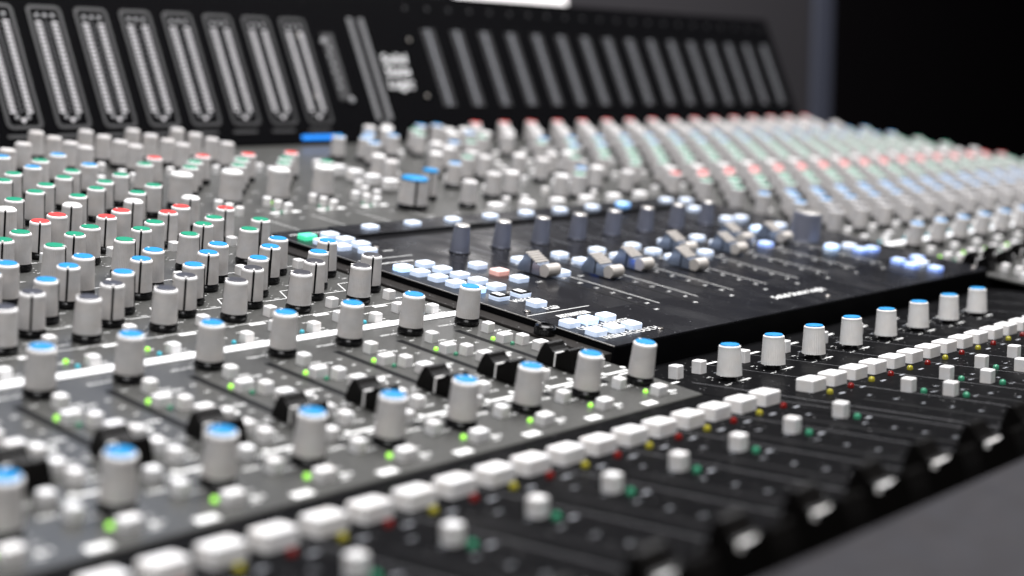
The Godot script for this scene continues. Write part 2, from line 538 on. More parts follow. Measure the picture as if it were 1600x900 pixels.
	q.prism(rounded(9.3, 7.1, 1.2, 3), 1.9, 2.6, 0.2)
	G.darkkeytop = q.mesh(M.black)
	# screws
	q = Shape.new()
	q.lathe([[1.9, 0.0], [1.9, 0.4], [1.5, 0.8], [0.6, 0.9], [0.55, 0.4], [0.0, 0.4]], 12)
	G.screw = q.mesh(M.screw)
	G.darkscrew = q.mesh(M.frame)
	q = Shape.new()
	q.lathe([[5.0, 0.0], [5.4, 0.6], [5.4, 3.2], [5.0, 4.4], [4.0, 5.1], [2.4, 5.3]], 24)
	q.lathe([[2.4, 5.3], [2.2, 3.6], [0.0, 3.6]], 6)
	G.bolt = q.mesh(M.collar)

# lettering lying on a panel, reading along +x
func lettering(parent: Node3D, words: String, xf: Transform3D, high: float, m: Material, wide := 0.0, bold := 0, slant := 0.0) -> MeshInstance3D:
	var f := SystemFont.new()
	f.font_names = PackedStringArray(["Droid Sans"])
	f.font_weight = 700 if bold else 400
	var t := TextMesh.new()
	t.text = words
	t.font = f
	t.font_size = 64
	t.pixel_size = high * K / 46.0
	t.depth = 0.08 * K
	t.curve_step = 3.0
	t.material = m
	var o := MeshInstance3D.new()
	o.name = "lettering"
	o.mesh = t
	parent.add_child(o, true)
	var b := xf.basis * Basis(Vector3(1, 0, 0), Vector3(slant, 0, -1), Vector3(0, 1, 0))
	if wide > 0.0:
		var w := t.get_aabb().size.x / K
		b = b * Basis.from_scale(Vector3(wide / w, 1, 1))
	o.global_transform = Transform3D(b, xf.origin + xf.basis.y * 0.05 * K)
	return o

# a word too small to read: strokes the size of letters
func scrawl(s: Shape, x: float, z: float, letters: int, high := 1.3, y := 0.05) -> void:
	var w := high * 0.72
	for i in letters:
		var lx := x + i * w * 1.25
		s.rect(lx, z, w * 0.28, high, y)
		if rng.randf() < 0.75: s.rect(lx + w * 0.62, z, w * 0.28, high * rng.randf_range(0.5, 1.0), y)
		s.rect(lx + w * 0.3, z + high * rng.randf_range(-0.45, 0.45), w * 0.75, high * 0.24, y + 0.01)

# ---------------------------------------------------------------- controls
const FACING := -2.28           # pointer turned to about seven o'clock
func knob(called: String, x: float, s: float, colour: String, clock: float, near: bool) -> void:
	var xf := at1(x, s)
	if not seen(at1(x, s, 19.0).origin):
		return
	if not near:
		part(console, called, G.far[colour], xf)
		return
	var k := part(console, called, G.plainknob if colour == "grey" else G.knob, xf)
	sub(k, "cap", G.cap[colour])
	# clock: hours; +z is six o'clock
	sub(k, "pointer", G.pointer, (6.0 - clock) * TAU / 12.0)
	sub(k, "collar", G.collar, rng.randf() * 0.5)

func button(called: String, mesh: Mesh, xf: Transform3D) -> void:
	if seen(xf.origin):
		part(console, called, mesh, xf)

const KNOBS := [
	# s, column (0 right, 1 left), cap, pointer o'clock, name
	[85.6, 0, "blue", 12.6, "pan_knob"], [-20.4, 0, "blue", 12.4, "pan_knob"],
	[-74.0, 1, "char", 10.6, "send_knob"], [-90.0, 0, "char", 7.1, "send_knob"],
	[-105.7, 1, "blue", 4.7, "send_knob"], [-124.0, 0, "blue", 7.2, "send_knob"], [-137.4, 1, "blue", 12.0, "send_knob"],
	[-160.9, 1, "green", 4.7, "equaliser_knob"], [-178.9, 0, "green", 7.2, "equaliser_knob"], [-190.8, 1, "green", 12.0, "equaliser_knob"],
	[-209.7, 0, "red", 7.2, "equaliser_knob"], [-220.5, 1, "red", 12.0, "equaliser_knob"], [-241.5, 0, "white", 7.3, "equaliser_knob"],
	[-261.0, 1, "green", 4.8, "dynamics_knob"], [-277.0, 0, "green", 4.9, "dynamics_knob"], [-293.0, 1, "green", 4.8, "dynamics_knob"],
	[-310.0, 0, "green", 4.8, "dynamics_knob"], [-327.0, 1, "green", 4.8, "dynamics_knob"], [-343.5, 0, "blue", 12.0, "dynamics_knob"],
	[-361.6, 1, "green", 12.0, "filter_knob"], [-378.0, 0, "blue", 12.0, "filter_knob"],
	[-399.0, 1, "grey", 12.0, "gain_knob"], [-418.0, 0, "grey", 12.0, "gain_knob"], [-437.0, 1, "grey", 12.0, "gain_knob"], [-459.0, 0, "red", 12.0, "gain_knob"],
]
const BUTTONS := [[-2.0, -143.0], [-2.0, -73.0], [-16.5, -52.0], [-1.5, -42.6], [-0.5, -6.0], [-1.0, 16.5], [3.5, 35.5], [1.6, 49.8], [1.6, 60.0], [-15.8, 71.0], [-15.4, 85.3], [-2.0, -200.0], [-20.0, -240.0], [-4.0, -293.0], [-20.0, -345.0], [2.0, -400.0], [1.0, -424.0]]
const WIDES := [[-6.5, 10.0], [0.0, 27.0], [-6.0, 100.3]]

func channel(x: float, near: bool, ink: Shape, fader_s: float) -> void:
	for k in KNOBS:
		var kx := x + (COL if k[1] == 1 else 0.0)
		knob(k[4], kx, k[0], k[2], k[3] + rng.randf_range(-0.12, 0.12), near)
		if near and seen(at1(kx, k[0]).origin, 60.0):
			for i in 11:
				var a := deg_to_rad(120.0 + 30.0 * i)
				ink.dot(kx + cos(a) * 8.1, k[0] + sin(a) * 8.1, 0.34)
			scrawl(ink, kx - 9.5, k[0] + 9.2, 3, 1.2)
			scrawl(ink, kx + 4.5, k[0] + 9.2, 3, 1.2)
	for b in BUTTONS:
		button("push_button", G.button, at1(x + b[0], b[1]))
		if near: scrawl(ink, x + b[0] + 3.6, b[1] + 0.8, 4, 1.7)
	for b in WIDES:
		button("push_button", G.widebutton, at1(x + b[0], b[1]))
		if near: scrawl(ink, x + b[0] + 6.0, b[1] + 3.0, 3, 1.5)
	# lamps
	for l in [[-9.0, 5.2, "led_on"], [-6.6, 15.4, "led_off"], [-9.5, 95.8, "led_on"], [-7.8, -43.4, "led_cyan"]]:
		if seen(at1(x + l[0], l[1]).origin):
			part(console, "led", G.led[l[2]], at1(x + l[0], l[1]))
	# fader
	if seen(at1(x - 13.7, 20).origin):
		part(console, "painted_slot", G.slot, at1(x - 13.7, 32))
		var f := part(console, "fader_cap", G.fader, at1(x - 13.7, fader_s))
		sub(f, "marking_line", G.faderline)
	# scribble strip
	if seen(at1(x - 6.5, -37).origin):
		part(console, "scribble_strip", G.strip, at1(x - 6.5, -36.6))
	if not near:
		ink.rect(x - 20.5, 106.0, 8.5, 4.2)
		return
	# printed legends of the channel
	ink.rect(x - 20.5, 106.0, 8.5, 4.2)
	ink.line(Vector2(x - 26, -94.5), Vector2(x - 12, -94.5), 0.55)
	ink.line(Vector2(x - 12, -94.5), Vector2(x - 6, -107.0), 0.55)
	ink.line(Vector2(x - 6, -107.0), Vector2(x + 4, -107.4), 0.55)
	ink.line(Vector2(x + 4, -107.4), Vector2(x + 13, -94.5), 0.55)
	ink.line(Vector2(x - 26, -66.0), Vector2(x + 13, -66.0), 0.5)
	ink.line(Vector2(x - 26, -147.0), Vector2(x + 13, -147.0), 0.5)
	ink.line(Vector2(x - 20, -200.0), Vector2(x + 13, -200.0), 0.5)
	ink.rect(x - 17.0, -64.0, 9.0, 2.6)
	ink.rect(x - 6.5, -63.6, 4.5, 1.8)
	scrawl(ink, x - 16.5, -23.2, 10, 1.8)
	scrawl(ink, x - 10.0, -51.5, 4, 1.6)
	scrawl(ink, x + 2.5, -45.5, 4, 1.6)
	scrawl(ink, x + 4.0, -56.0, 4, 1.6)
	for j in 8:
		scrawl(ink, x + [5.5, 5.0, -24.0, 6.5, -24.0, 6.0, 5.0, -23.0][j], [-2.0, 21.5, 24.0, 31.0, 44.0, 44.0, 55.5, 79.0][j], 4, 2.1)
	ink.rect(x + 4.0, 69.8, 16.0, 1.9)
	ink.rect(x + 6.0, 72.8, 9.0, 1.3)
	ink.dot(x - 4.5, 68.8, 1.8)
	ink.dot(x + 13.5, 66.0, 1.6)
	ink.dot(x + 13.0, 30.0, 1.6)
	ink.dot(x + 3.0, 100.3, 1.4)
	scrawl(ink, x + 2.0, 100.5, 3, 2.2)
	for i in 9:
		scrawl(ink, x - 21.5, -4.0 + i * 9.0, 2, 1.5)

# ---------------------------------------------------------------- the console
func build_console() -> void:
	console = thing("mixing_console", "long grey and black studio mixing console covered with knobs, buttons and faders", "mixing console", Vector3(650, -90, 0))
	# body
	var s := Shape.new()
	s.pull(PackedVector2Array([Vector2(284, -90), Vector2(284, -6), Vector2(46, -6), Vector2(46, 20.5), Vector2(-478, 103.6), Vector2(-520, 103.6), Vector2(-520, -90)]), -330, 1424)
	part(console, "body", s.mesh(M.black), Transform3D.IDENTITY)
	s = Shape.new()
	s.boxv(Vector3(331.5, -5.5, 40), Vector3(1424, DECK, 283), 0.4)
	part(console, "fader_panel", s.mesh(M.deck), Transform3D.IDENTITY)
	s = Shape.new()
	s.boxv(Vector3(-330, -5.5, 90), Vector3(330.9, DECK, 283), 0.4)
	part(console, "fader_panel", s.mesh(M.deck), Transform3D.IDENTITY)
	# armrest: padded roll along the front
	s = Shape.new()
	s.pull(PackedVector2Array([Vector2(283.4, -60), Vector2(283.4, 27.5), Vector2(284.2, 29.8), Vector2(286.5, 31.0), Vector2(300, 31.6), Vector2(340, 30.5), Vector2(372, 25.5), Vector2(388, 16.0), Vector2(396, 4.0), Vector2(398, -14.0), Vector2(390, -40), Vector2(370, -60)]), -330, 1424)
	part(console, "armrest", s.mesh(M.arm), Transform3D.IDENTITY)
	# sloping panels
	for r in [[-329.0, 329.4, 110.5], [773.0, 1088.2, 110.5], [1088.9, 1404.0, 110.5]]:
		s = Shape.new()
		s.boxv(Vector3(r[0], -2.2, -477.0), Vector3(r[1], 0.0, r[2]), 0.35)
		part(console, "channel_panel", s.mesh(M.panel), at1(0, 0))
	s = Shape.new()
	s.boxv(Vector3(330.2, -2.2, -477.0), Vector3(772.3, 0.0, -203.0), 0.35)
	part(console, "bus_panel", s.mesh(M.panel), at1(0, 0))
	s = Shape.new()
	s.boxv(Vector3(330.2, -3.0, -202.4), Vector3(340.4, 1.2, 51.0), 0.3)
	part(console, "trim_strip", s.mesh(M.trim), at1(0, 0))
	s = Shape.new()
	s.boxv(Vector3(1404.6, -40.0, -478.0), Vector3(1424.0, 4.0, 120.0), 1.5)
	part(console, "end_cheek", s.mesh(M.black), at1(0, 0))
	s = Shape.new()
	s.box(0, -0.6, 0, 3.8, 0.06, 92.0)
	G.slot = s.mesh(M.ink)  # shade inside the slot is painted: a black strip lying on the panel
	s = Shape.new()
	s.box(0, 0.0, 0, 38.4, 0.5, 6.6, 0.15)
	G.strip = s.mesh(M.strip)
	part(console, "bolt", G.bolt, at1(335.2, 13.0, 1.2))
	part(console, "bolt", G.bolt, at1(335.2, -188.0, 1.2))
	# channels
	var ink := Shape.new()
	for k in range(-4, 9):
		channel(k * PITCH, true, ink, 51.5 + (rng.randf_range(-1.5, 1.5) if k < 8 else 0.0))
	var o := part(console, "printed_legend", ink.mesh(M.print), at1(0, 0))
	o.set_meta("kind", "stuff")
	ink = Shape.new()
	for k in 16:
		channel(RIGHT0 + k * PITCH, false, ink, 40.0 + rng.randf_range(-12, 12))
	o = part(console, "printed_legend", ink.mesh(M.print), at1(0, 0))
	o.set_meta("kind", "stuff")
	for k in [3, 4]:
		part(console, "led", G.led["led_on"], at1(k * PITCH - 8.1, -51.3))
	build_bus()
	build_deck()

func build_bus() -> void:
	var ink := Shape.new()
	for i in 4:
		var x := 350.0 + 39.3 * i
		for s in [-458.0, -436.5, -417.0, -399.5]:
			knob("gain_knob", x, s, "grey", 12.0, true)
		knob("bus_knob", x + 23.4, -356.5, "red", 12.0, true)
		knob("bus_knob", x + 3.0, -338.5, "green", 12.0, true)
		knob("bus_knob", x + 26.5, -322.5, "green", 12.0, true)
		for s in [-411.0, -387.0, -374.0]:
			button("round_button", G.roundbutton, at1(x + 20.8, s))
		button("round_button", G.roundbutton, at1(x - 6.5, -371.0))
		var b := part(console, "master_knob", G.bigknob, at1(x - 2.5, -293.0))
		sub(b, "cap", G.bigcap); sub(b, "collar", G.bigcollar); sub(b, "pointer", G.bigpointer, PI)
		for s in [-284.5, -274.0, -264.0]:
			button("round_button", G.roundbutton, at1(x + 20.8, s))
		for l in [[14.0, -270.0, "led_off"], [14.0, -262.0, "led_off"], [29.0, -290.0, "led_on"]]:
			if l[2] == "led_off" or i == 1: part(console, "led", G.led[l[2]], at1(x + l[0], l[1]))
		ink.rect(x + 58.0, -263.5, 24.0, 4.2)
		ink.line(Vector2(x + 30, -252), Vector2(x + 30, -215), 0.5)
		for j in 6:
			scrawl(ink, x + 2.0, -255.0 - j * 17.0, 4, 1.5)
			scrawl(ink, x + 16.0, -246.0 - j * 26.0, 3, 1.5)
	# master part of the bus panel: two blue-capped master knobs, slab buttons, rows of small ones
	for q in [[506.0, -247.0, 1.32], [543.0, -268.0, 0.8]]:
		var b := part(console, "master_knob", G.bigknob, at1(q[0], q[1]) * Transform3D(Basis.from_scale(Vector3(q[2], 1.0, q[2])), Vector3.ZERO))
		sub(b, "cap", G.bigblue); sub(b, "collar", G.bigcollar); sub(b, "pointer", G.bigpointer, (6.0 - 7.2) * TAU / 12.0)
	for j in 5:
		button("slab_button", G.slab, at1(533.0, -370.0 + j * 18.4, 3.0))
	for q in [[521.0, -316.0], [509.0, -297.0], [508.0, -284.0], [487.0, -283.5]]:
		button("round_button", G.roundbutton, at1(q[0], q[1]))
	for q in [[590.0, -413.7, "blue"], [610.0, -404.0, "blue"], [629.0, -420.0, "blue"], [600.0, -384.0, "blue"], [648.0, -412.0, "blue"], [668.0, -440.0, "white"]]:
		knob("monitor_knob", q[0], q[1], q[2], 12.0, true)
	for i in 6:
		button("slab_button", G.slab, at1(560.0 + i * 34.0, -219.0))
	# the crowded monitor section
	for j in 12:
		for i in 11:
			var x := 552.0 + i * 20.5 + (j % 2) * 6.0
			var ss := -238.0 - j * 19.5
			if x < 660.0 and ss < -370.0 or x > 766.0: continue
			var f := rng.randf()
			if f < 0.34:
				knob("monitor_knob", x, ss, ["grey", "white", "grey", "white", "blue", "grey", "green"][rng.randi() % 7], 12.0, false)
			elif f < 0.72:
				button("round_button", G.roundbutton, at1(x, ss))
	for i in 5:
		ink.rect(560.0 + i * 44.0, -209.5, 30.0, 4.4)
	for i in 40:
		scrawl(ink, 500.0 + (i % 10) * 26.0, -225.0 - (i / 10) * 55.0, 4, 1.6)
	var o := part(console, "printed_legend", ink.mesh(M.print), at1(0, 0))
	o.set_meta("kind", "stuff")

func build_deck() -> void:
	var ink := Shape.new()
	var dim := Shape.new()
	var faint := Shape.new()
	var slot := Shape.new()
	slot.box(0, -0.6, 0, 2.2, 0.06, 108.0)
	var slot_mesh := slot.mesh(M.ink)  # black strip on the deck paints the dark inside of the slot
	for i in 8:
		var x := CENTRE0 + i * PITCH
		if not seen(at0(x, 100).origin): continue
		var v := part(console, "rotary_knob", G.vpot, at0(x, 94.5))
		sub(v, "cap", G.vcap); sub(v, "shaft", G.vshaft)
		ink.rect(x + 4.5, 99.8, 11.0, 1.3)
		for j in 9:
			var a := deg_to_rad(100.0 + 40.0 * j)
			ink.dot(x + cos(a) * 8.4, 94.5 + sin(a) * 8.4, 0.38)
		scrawl(ink, x - 13.0, 101.0, 4, 1.4)
		scrawl(ink, x - 3.0, 84.0, 3, 1.2)
		button("push_button", G.deckbutton, at0(x + 5.4, 74.0))
		ink.rect(x + 31.0, 63.4, 13.0, 2.2)
		ink.rect(x + 21.5, 79.0, 9.0, 1.1)
		scrawl(dim, x + 10.0, 80.0, 4, 1.5)
	button("push_button", G.deckbutton, at0(CENTRE0 - 13.0, 73.2))
	ink.rect(CENTRE0 - 28.0, 79.5, 16.0, 2.0)
	for i in range(-4, 21):
		var left := i < 9
		var x := i * PITCH if left else CENTRE0 + (i - 9) * PITCH
		var off := -2.6 if left else 3.2
		for j in 2:
			var bx := x + off + j * 19.4 + (0.0 if not left else 0.0)
			button("switch_button", G.bigbutton, at0(bx, 136.0))
			if seen(at0(bx, 147).origin):
				part(console, "led", G.led["led_yellow" if j == 0 else "led_red"], at0(bx - 2.6, 147.0))
				dim.rect(bx + 2.6, 150.3, 4.6, 1.4)
		if left:
			button("push_button", G.deckbutton, at0(x + 14.0, 174.3))
			if seen(at0(x + 15, 182).origin): part(console, "led", G.led["led_green"], at0(x + 14.6, 181.6))
			dim.rect(x + 20.0, 184.0, 4.0, 1.6)
		else:
			button("push_button", G.deckbutton, at0(x + 28.8, 171.0))
			button("push_button", G.deckbutton, at0(x + 33.0, 189.2))
			for g in [[29.6, 178.0], [33.3, 196.4]]:
				if seen(at0(x + g[0], g[1]).origin): part(console, "led", G.led["led_green"], at0(x + g[0], g[1]))
				scrawl(dim, x + g[0] + 4.0, g[1] + 2.2, 3, 1.8)
		# fader with its scale
		if seen(at0(x, 220).origin):
			part(console, "painted_slot", slot_mesh, at0(x, 218.0))
		for j in 9:
			scrawl(dim, x + 8.0, 162.0 + j * 13.0, 2, 1.8)
		if seen(at0(x, 264, 10).origin, 320.0):
			var f := part(console, "fader_cap", G.deckfader, at0(x, 262.5 + rng.randf_range(-0.6, 0.6)))
			sub(f, "marking_line", G.deckline)
		faint.line(Vector2(x + 26.6, 62 if not left else 122), Vector2(x + 26.6, 250), 0.5)
	faint.line(Vector2(352, 115), Vector2(366, 118), 0.5)
	faint.line(Vector2(352, 85), Vector2(352, 250), 0.6)
	for a in [[ink, M.print], [dim, M.dimprint], [faint, M.faintprint]]:
		var o := part(console, "printed_legend", a[0].mesh(a[1]), Transform3D(Basis.IDENTITY, Vector3(0, DECK, 0) * K))
		o.set_meta("kind", "stuff")

# ---------------------------------------------------------------- the control surface
func tkey(x: float, s: float, m: String) -> void:
	part(tile, "lighted_key", G.key[m], at1(x, s, TILE_H))

func build_tile() -> void:
	tile = thing("control_surface", "black glass control surface with backlit white keys and silver faders, set into the console", "control surface", Vector3(550, 10, -70))
	var x0 := 341.2
	var x1 := 768.0
	var s := Shape.new()
	s.boxv(Vector3(x0, -9.0, -202.0), Vector3(x1, TILE_H - 0.9, 51.2), 0.2)
	part(tile, "body", s.mesh(M.black), at1(0, 0))
	s = Shape.new()
	s.boxv(Vector3(x0 + 0.4, TILE_H - 0.9, -166.0), Vector3(x1 - 0.4, TILE_H, 51.0), 0.25)
	part(tile, "glass_top", s.mesh(M.glass), at1(0, 0))
	s = Shape.new()
	s.boxv(Vector3(x0 + 0.4, TILE_H - 0.9, -202.0), Vector3(x0 + 46.0, TILE_H, -166.3), 0.25)
	part(tile, "glass_top", s.mesh(M.glass), at1(0, 0))
	s = Shape.new()
	s.boxv(Vector3(x0 - 0.15, TILE_H - 0.5, -202.0), Vector3(x0 + 0.38, TILE_H + 0.08, 51.2), 0.1)
	part(tile, "edge_trim", s.mesh(M.silver), at1(0, 0))
	# raised bar along the back that carries the select keys
	s = Shape.new()
	s.boxv(Vector3(x0 + 46.5, TILE_H - 0.8, -202.0), Vector3(x1 - 0.4, TILE_H + 0.6, -178.5), 0.3)
	part(tile, "key_bar", s.mesh(M.glass), at1(0, 0))
	for i in 8:
		tkey(410.5 + 36.7 * i, -189.0, "key" if i < 7 else "key_cyan")
	for q in [[724.0, -190.0, "key"], [742.0, -184.0, "key"], [718.0, -160.0, "key"]]:
		tkey(q[0], q[1], q[2])
	# left block
	tkey(353.4, -181.5, "key_green"); tkey(369.9, -180.6, "key"); tkey(353.6, -168.6, "key"); tkey(370.2, -167.7, "key")
	tkey(354.8, -154.0, "key"); tkey(370.6, -155.0, "key"); tkey(363.0, -141.4, "key")
	tkey(352.6, -102.7, "key_on"); tkey(353.8, -90.8, "key"); tkey(354.6, -78.3, "key"); tkey(354.7, -65.4, "key"); tkey(355.8, -52.0, "key_on")
	for i in 5: tkey(371.6, -104.5 + 13.2 * i, "key")
	for x in [356.6, 373.6]:
		var k := part(tile, "lighted_key", G.darkkey, at1(x, -36.0, TILE_H))
		sub(k, "key_top", G.darkkeytop)
		lettering(tile, "▲" if x > 360 else "▲", at1(x, -36.0, TILE_H + 2.6), 1.2, M.print)
	tkey(365.2, -18.0, "key")
	for i in 3:
		tkey(349.8 + 14.6 * i, 16.4, "key_on" if i == 1 else "key")
		tkey(349.9 + 14.4 * i, 33.0, "key")
	# eight fader strips
	var ink := Shape.new()
	var dim := Shape.new()
	var slot := Shape.new()
	slot.box(0, -0.6, 0, 2.0, 0.05, 108.0)
	var slot_mesh := slot.mesh(M.ink)  # slot shade painted as a black strip on the glass
	var fs := [-64.0, -47.0, -52.0, -38.0, -71.0, -56.0, -75.0, -66.0]
	for i in 8:
		var x := 423.6 + 36.7 * i
		var e := part(tile, "encoder", G.encoder, at1(419.9 + 36.95 * i, -123.2, TILE_H))
		sub(e, "top", G.encodertop); sub(e, "foot", G.encoderfoot)
		part(tile, "painted_slot", slot_mesh, at1(x, -42.0, TILE_H))
		var f := part(tile, "fader_cap", G.motorfader, at1(x, fs[i], TILE_H))
		sub(f, "ribs", G.ribs); sub(f, "roll", G.roll); sub(f, "marking_line", G.motorline)
		tkey(x - 23.4, -91.0, "key"); tkey(x - 23.0, -75.0, "key_pink" if i == 0 else "key"); tkey(x - 24.6, -59.0, "key_deep" if i == 2 else ("key_blue" if i == 7 else "key"))
		ink.line(Vector2(x + 15.0, -100.0), Vector2(x + 15.0, 8.0), 0.55)
		for j in 9:
			scrawl(ink, x + 6.5, -88.0 + j * 11.6, 2, 1.9)
		scrawl(ink, x + 0.2, 15.5, 2, 2.0)
		dim.line(Vector2(x + 14.0, -150.0), Vector2(x + 14.0, -112.0), 0.5)
		for j in 9:
			var a := deg_to_rad(120.0 + 37.0 * j)
			dim.dot(419.9 + 36.95 * i + cos(a) * 9.0, -123.2 + sin(a) * 9.0, 0.45)
		scrawl(ink, x - 16.0, -86.0, 3, 1.8); scrawl(ink, x - 16.0, -70.0, 3, 1.8); scrawl(ink, x - 16.0, -53.0, 3, 1.8)
	# right block and data wheel
	for q in [[710.0, -125.6, "key"], [727.0, -124.0, "key"], [702.5, -94.6, "key_on"], [733.5, -95.0, "key"], [703.0, -34.6, "key_on"], [721.0, -31.0, "key"], [716.4, -19.6, "key_blue"], [730.0, -18.0, "key_blue"], [711.0, 12.0, "key_blue"], [706.7, 23.8, "key_blue"], [723.8, 22.4, "key"], [716.0, 36.6, "key_blue"], [737.0, 13.0, "key_blue"]]:
		tkey(q[0], q[1], q[2])
	var w := Shape.new()
	w.lathe([[11.5, 0.4], [11.2, 1.5], [10.0, 19.0], [9.4, 20.2]], 60, 0.2)
	var d := part(tile, "data_wheel", w.mesh(M.gun), at1(709.0, -60.0, TILE_H))
	w = Shape.new()
	w.lathe([[9.4, 20.2], [8.0, 20.6], [0.0, 20.4]], 36)
	sub(d, "top", w.mesh(M.silver))
	# print
	ink.line(Vector2(343.5, -5.8), Vector2(394.0, -5.8), 0.55)
	ink.line(Vector2(343.5, -128.5), Vector2(386.0, -128.5), 0.55)
	ink.line(Vector2(360.5, -29.5), Vector2(366.0, -29.0), 0.5); ink.line(Vector2(372.0, -44.0), Vector2(384.0, -44.0), 0.5)
	scrawl(ink, 350.0, -192.5, 14, 2.4); scrawl(ink, 347.0, -118.5, 14, 2.4)
	scrawl(ink, 376.0, -142.0, 5, 1.8); scrawl(ink, 359.0, -44.5, 6, 1.8); scrawl(ink, 369.0, -10.5, 4, 1.8)
	for q in [[ink, M.print], [dim, M.dimprint]]:
		var o := part(tile, "printed_legend", q[0].mesh(q[1]), at1(0, 0, TILE_H))
		o.set_meta("kind", "stuff")
	lettering(tile, "AUTOMATION", at1(370.5, 2.4, TILE_H), 2.0, M.print, 24.5, 1)
	for q in [["OFF", 354.5, 22.6], ["READ", 369.2, 22.4], ["WRITE", 383.8, 22.2], ["TRIM", 354.6, 39.2], ["LATCH", 369.2, 39.0], ["TOUCH", 383.6, 38.9], ["FLIP", 370.0, -11.6], ["VOICE", 368.0, -29.3]]:
		lettering(tile, q[0], at1(q[1], q[2], TILE_H), 1.15, M.print)
	lettering(tile, "Solid State Logic", at1(548.0, 30.5, TILE_H), 5.0, M.print, 57.0, 1, 0.15)
	for q in [[350.4, -11.5], [391.4, 41.8], [560.0, 43.0], [760.0, 44.0], [378.0, -150.0]]:
		part(tile, "screw", G.screw, at1(q[0], q[1], TILE_H))

# ---------------------------------------------------------------- the meter bridge
func build_bridge() -> void:
	bridge = thing("meter_bridge", "tilted black meter bridge with columns of pale level segments behind the console", "meter bridge", Vector3(600, 100, -500))
	var s := Shape.new()
	s.boxv(Vector3(-330, -45.0, -111.0), Vector3(1421, 0.0, 34.0), 1.2)
	part(bridge, "housing", s.mesh(M.bridge), atb(0, 0))
	s = Shape.new()
	s.box(0, 0.0, 0, 24.0, 0.8, 2.6, 0.2)
	var bar_mesh := s.mesh(M.frame)
	for i in range(-3, 8):
		part(bridge, "label_bar", bar_mesh, atb(355.0 + 39.6 * i, -21.8))
	# shapes of the meters
	var frame := Shape.new()
	var outer := rounded(28.6, 96.0, 4.5, 4)
	var inner := rounded(23.6, 91.0, 2.6, 4)
	for i in outer.size():
		var j := (i + 1) % outer.size()
		var a := Vector3(outer[i].x, 0.9, outer[i].y); var b := Vector3(outer[j].x, 0.9, outer[j].y)
		var c := Vector3(inner[j].x, 0.9, inner[j].y); var d := Vector3(inner[i].x, 0.9, inner[i].y)
		frame.quad(a, b, c, d, Vector3.UP)
		frame.quad(a, b, b - Vector3(0, 1, 0), a - Vector3(0, 1, 0), Vector3(a.x, 0, a.z))
		frame.quad(c, d, d - Vector3(0, 1, 0), c - Vector3(0, 1, 0), -Vector3(a.x, 0, a.z))
	var frame_mesh := frame.mesh(M.frame)
	var seg := Shape.new()
	for cx in [-6.6, 6.6]:
		for j in 22:
			seg.box(cx, 0.0, 35.0 - j * 3.3, 5.0, 1.0, 2.0, 0.5)
	seg.lathe([[1.6, 0.0], [1.5, 0.8], [0.0, 1.1]], 10, 0.0, true, Vector3(0, 0, 41.5))
	var seg_mesh := seg.mesh(M.seg)
	var scale_ := Shape.new()
	for j in 18:
		scale_.rect(0, 34.0 - j * 4.0, 3.0, 1.1, 0.1)
	var scale_mesh := scale_.mesh(M.faintprint)
	var lamp := Shape.new()
	lamp.lathe([[1.7, 0.0], [1.6, 0.7], [0.0, 1.2]], 10)
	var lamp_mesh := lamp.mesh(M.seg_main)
	for i in range(-3, 8):
		var x := 358.8 + 39.6 * i
		var m := part(bridge, "level_meter", seg_mesh, atb(x, 31.8))
		sub(m, "frame", frame_mesh)
		sub(m, "scale", scale_mesh)
		for j in 3:
			var l := sub(m, "lamp", lamp_mesh)
			l.position = Vector3((j - 1) * 6.4, 0, -40.0) * K
		for j in 2:
			var l := sub(m, "lamp", lamp_mesh)
			l.position = Vector3((j * 2 - 1) * 4.4, 0, 39.0) * K
	# main meter
	seg = Shape.new()
	for cx in [-6.9, 6.9]:
		for j in 40:
			seg.box(cx, 0.0, 47.5 - j * 2.42, 6.4, 1.0, 1.8, 0.5)
	seg.lathe([[2.2, 0.0], [2.0, 0.9], [0.0, 1.2]], 10, 0.0, true, Vector3(0, 0, 52))
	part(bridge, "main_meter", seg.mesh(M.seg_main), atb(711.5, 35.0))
	# sixteen channel meters
	seg = Shape.new()
	for cx in [-5.0, 5.0]:
		for j in 23:
			seg.box(cx, 0.0, 37.5 - j * 3.35, 7.0, 1.0, 2.0, 0.4)
	var dim_mesh := seg.mesh(M.seg_shaded)
	var mid := Shape.new()
	mid.rect(0, 0, 1.6, 76.0, 0.5)
	var mid_mesh := mid.mesh(M.dimprint)
	for i in 16:
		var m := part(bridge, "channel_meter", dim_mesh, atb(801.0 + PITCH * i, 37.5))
		sub(m, "scale", mid_mesh)
	# status column
	var pan := Shape.new()
	pan.box(0, 0.0, 0, 14.0, 0.6, 62.0, 0.2)
	var c := part(bridge, "status_panel", pan.mesh(M.frame), atb(672.0, 36.0))
	for j in 7:
		var l := sub(c, "lamp", lamp_mesh)
		l.position = Vector3([-4.5, -2.0, -4.5, -3.0, -3.5, -2.0, -3.0][j], 0.6, -24.0 + j * 7.2) * K
	var rb := Shape.new()
	rb.lathe([[2.8, 0.0], [2.8, 2.0], [2.2, 2.6], [0.0, 2.7]], 14)
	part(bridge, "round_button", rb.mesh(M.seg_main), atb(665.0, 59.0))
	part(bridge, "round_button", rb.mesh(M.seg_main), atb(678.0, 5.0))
	for w in [["Solid", 45.0], ["State", 33.0], ["Logic", 21.0]]:
		lettering(bridge, w[0], atb(746.0, w[1] - 0.5), 8.8, M.strip, 31.0, 0, 0.2)
	for q in [[773.5, 64.0], [774.5, 9.0], [640.0, 64.0], [640.0, 9.0]]:
		part(bridge, "screw", G.screw, atb(q[0], q[1]))
	for i in 22:
		part(bridge, "screw", G.darkscrew, atb(780.0 + i * 29.5, 96.0))
	var disp := Shape.new()
	disp.box(0, 0.0, 0, 44.0, 0.8, 3.6, 0.2)
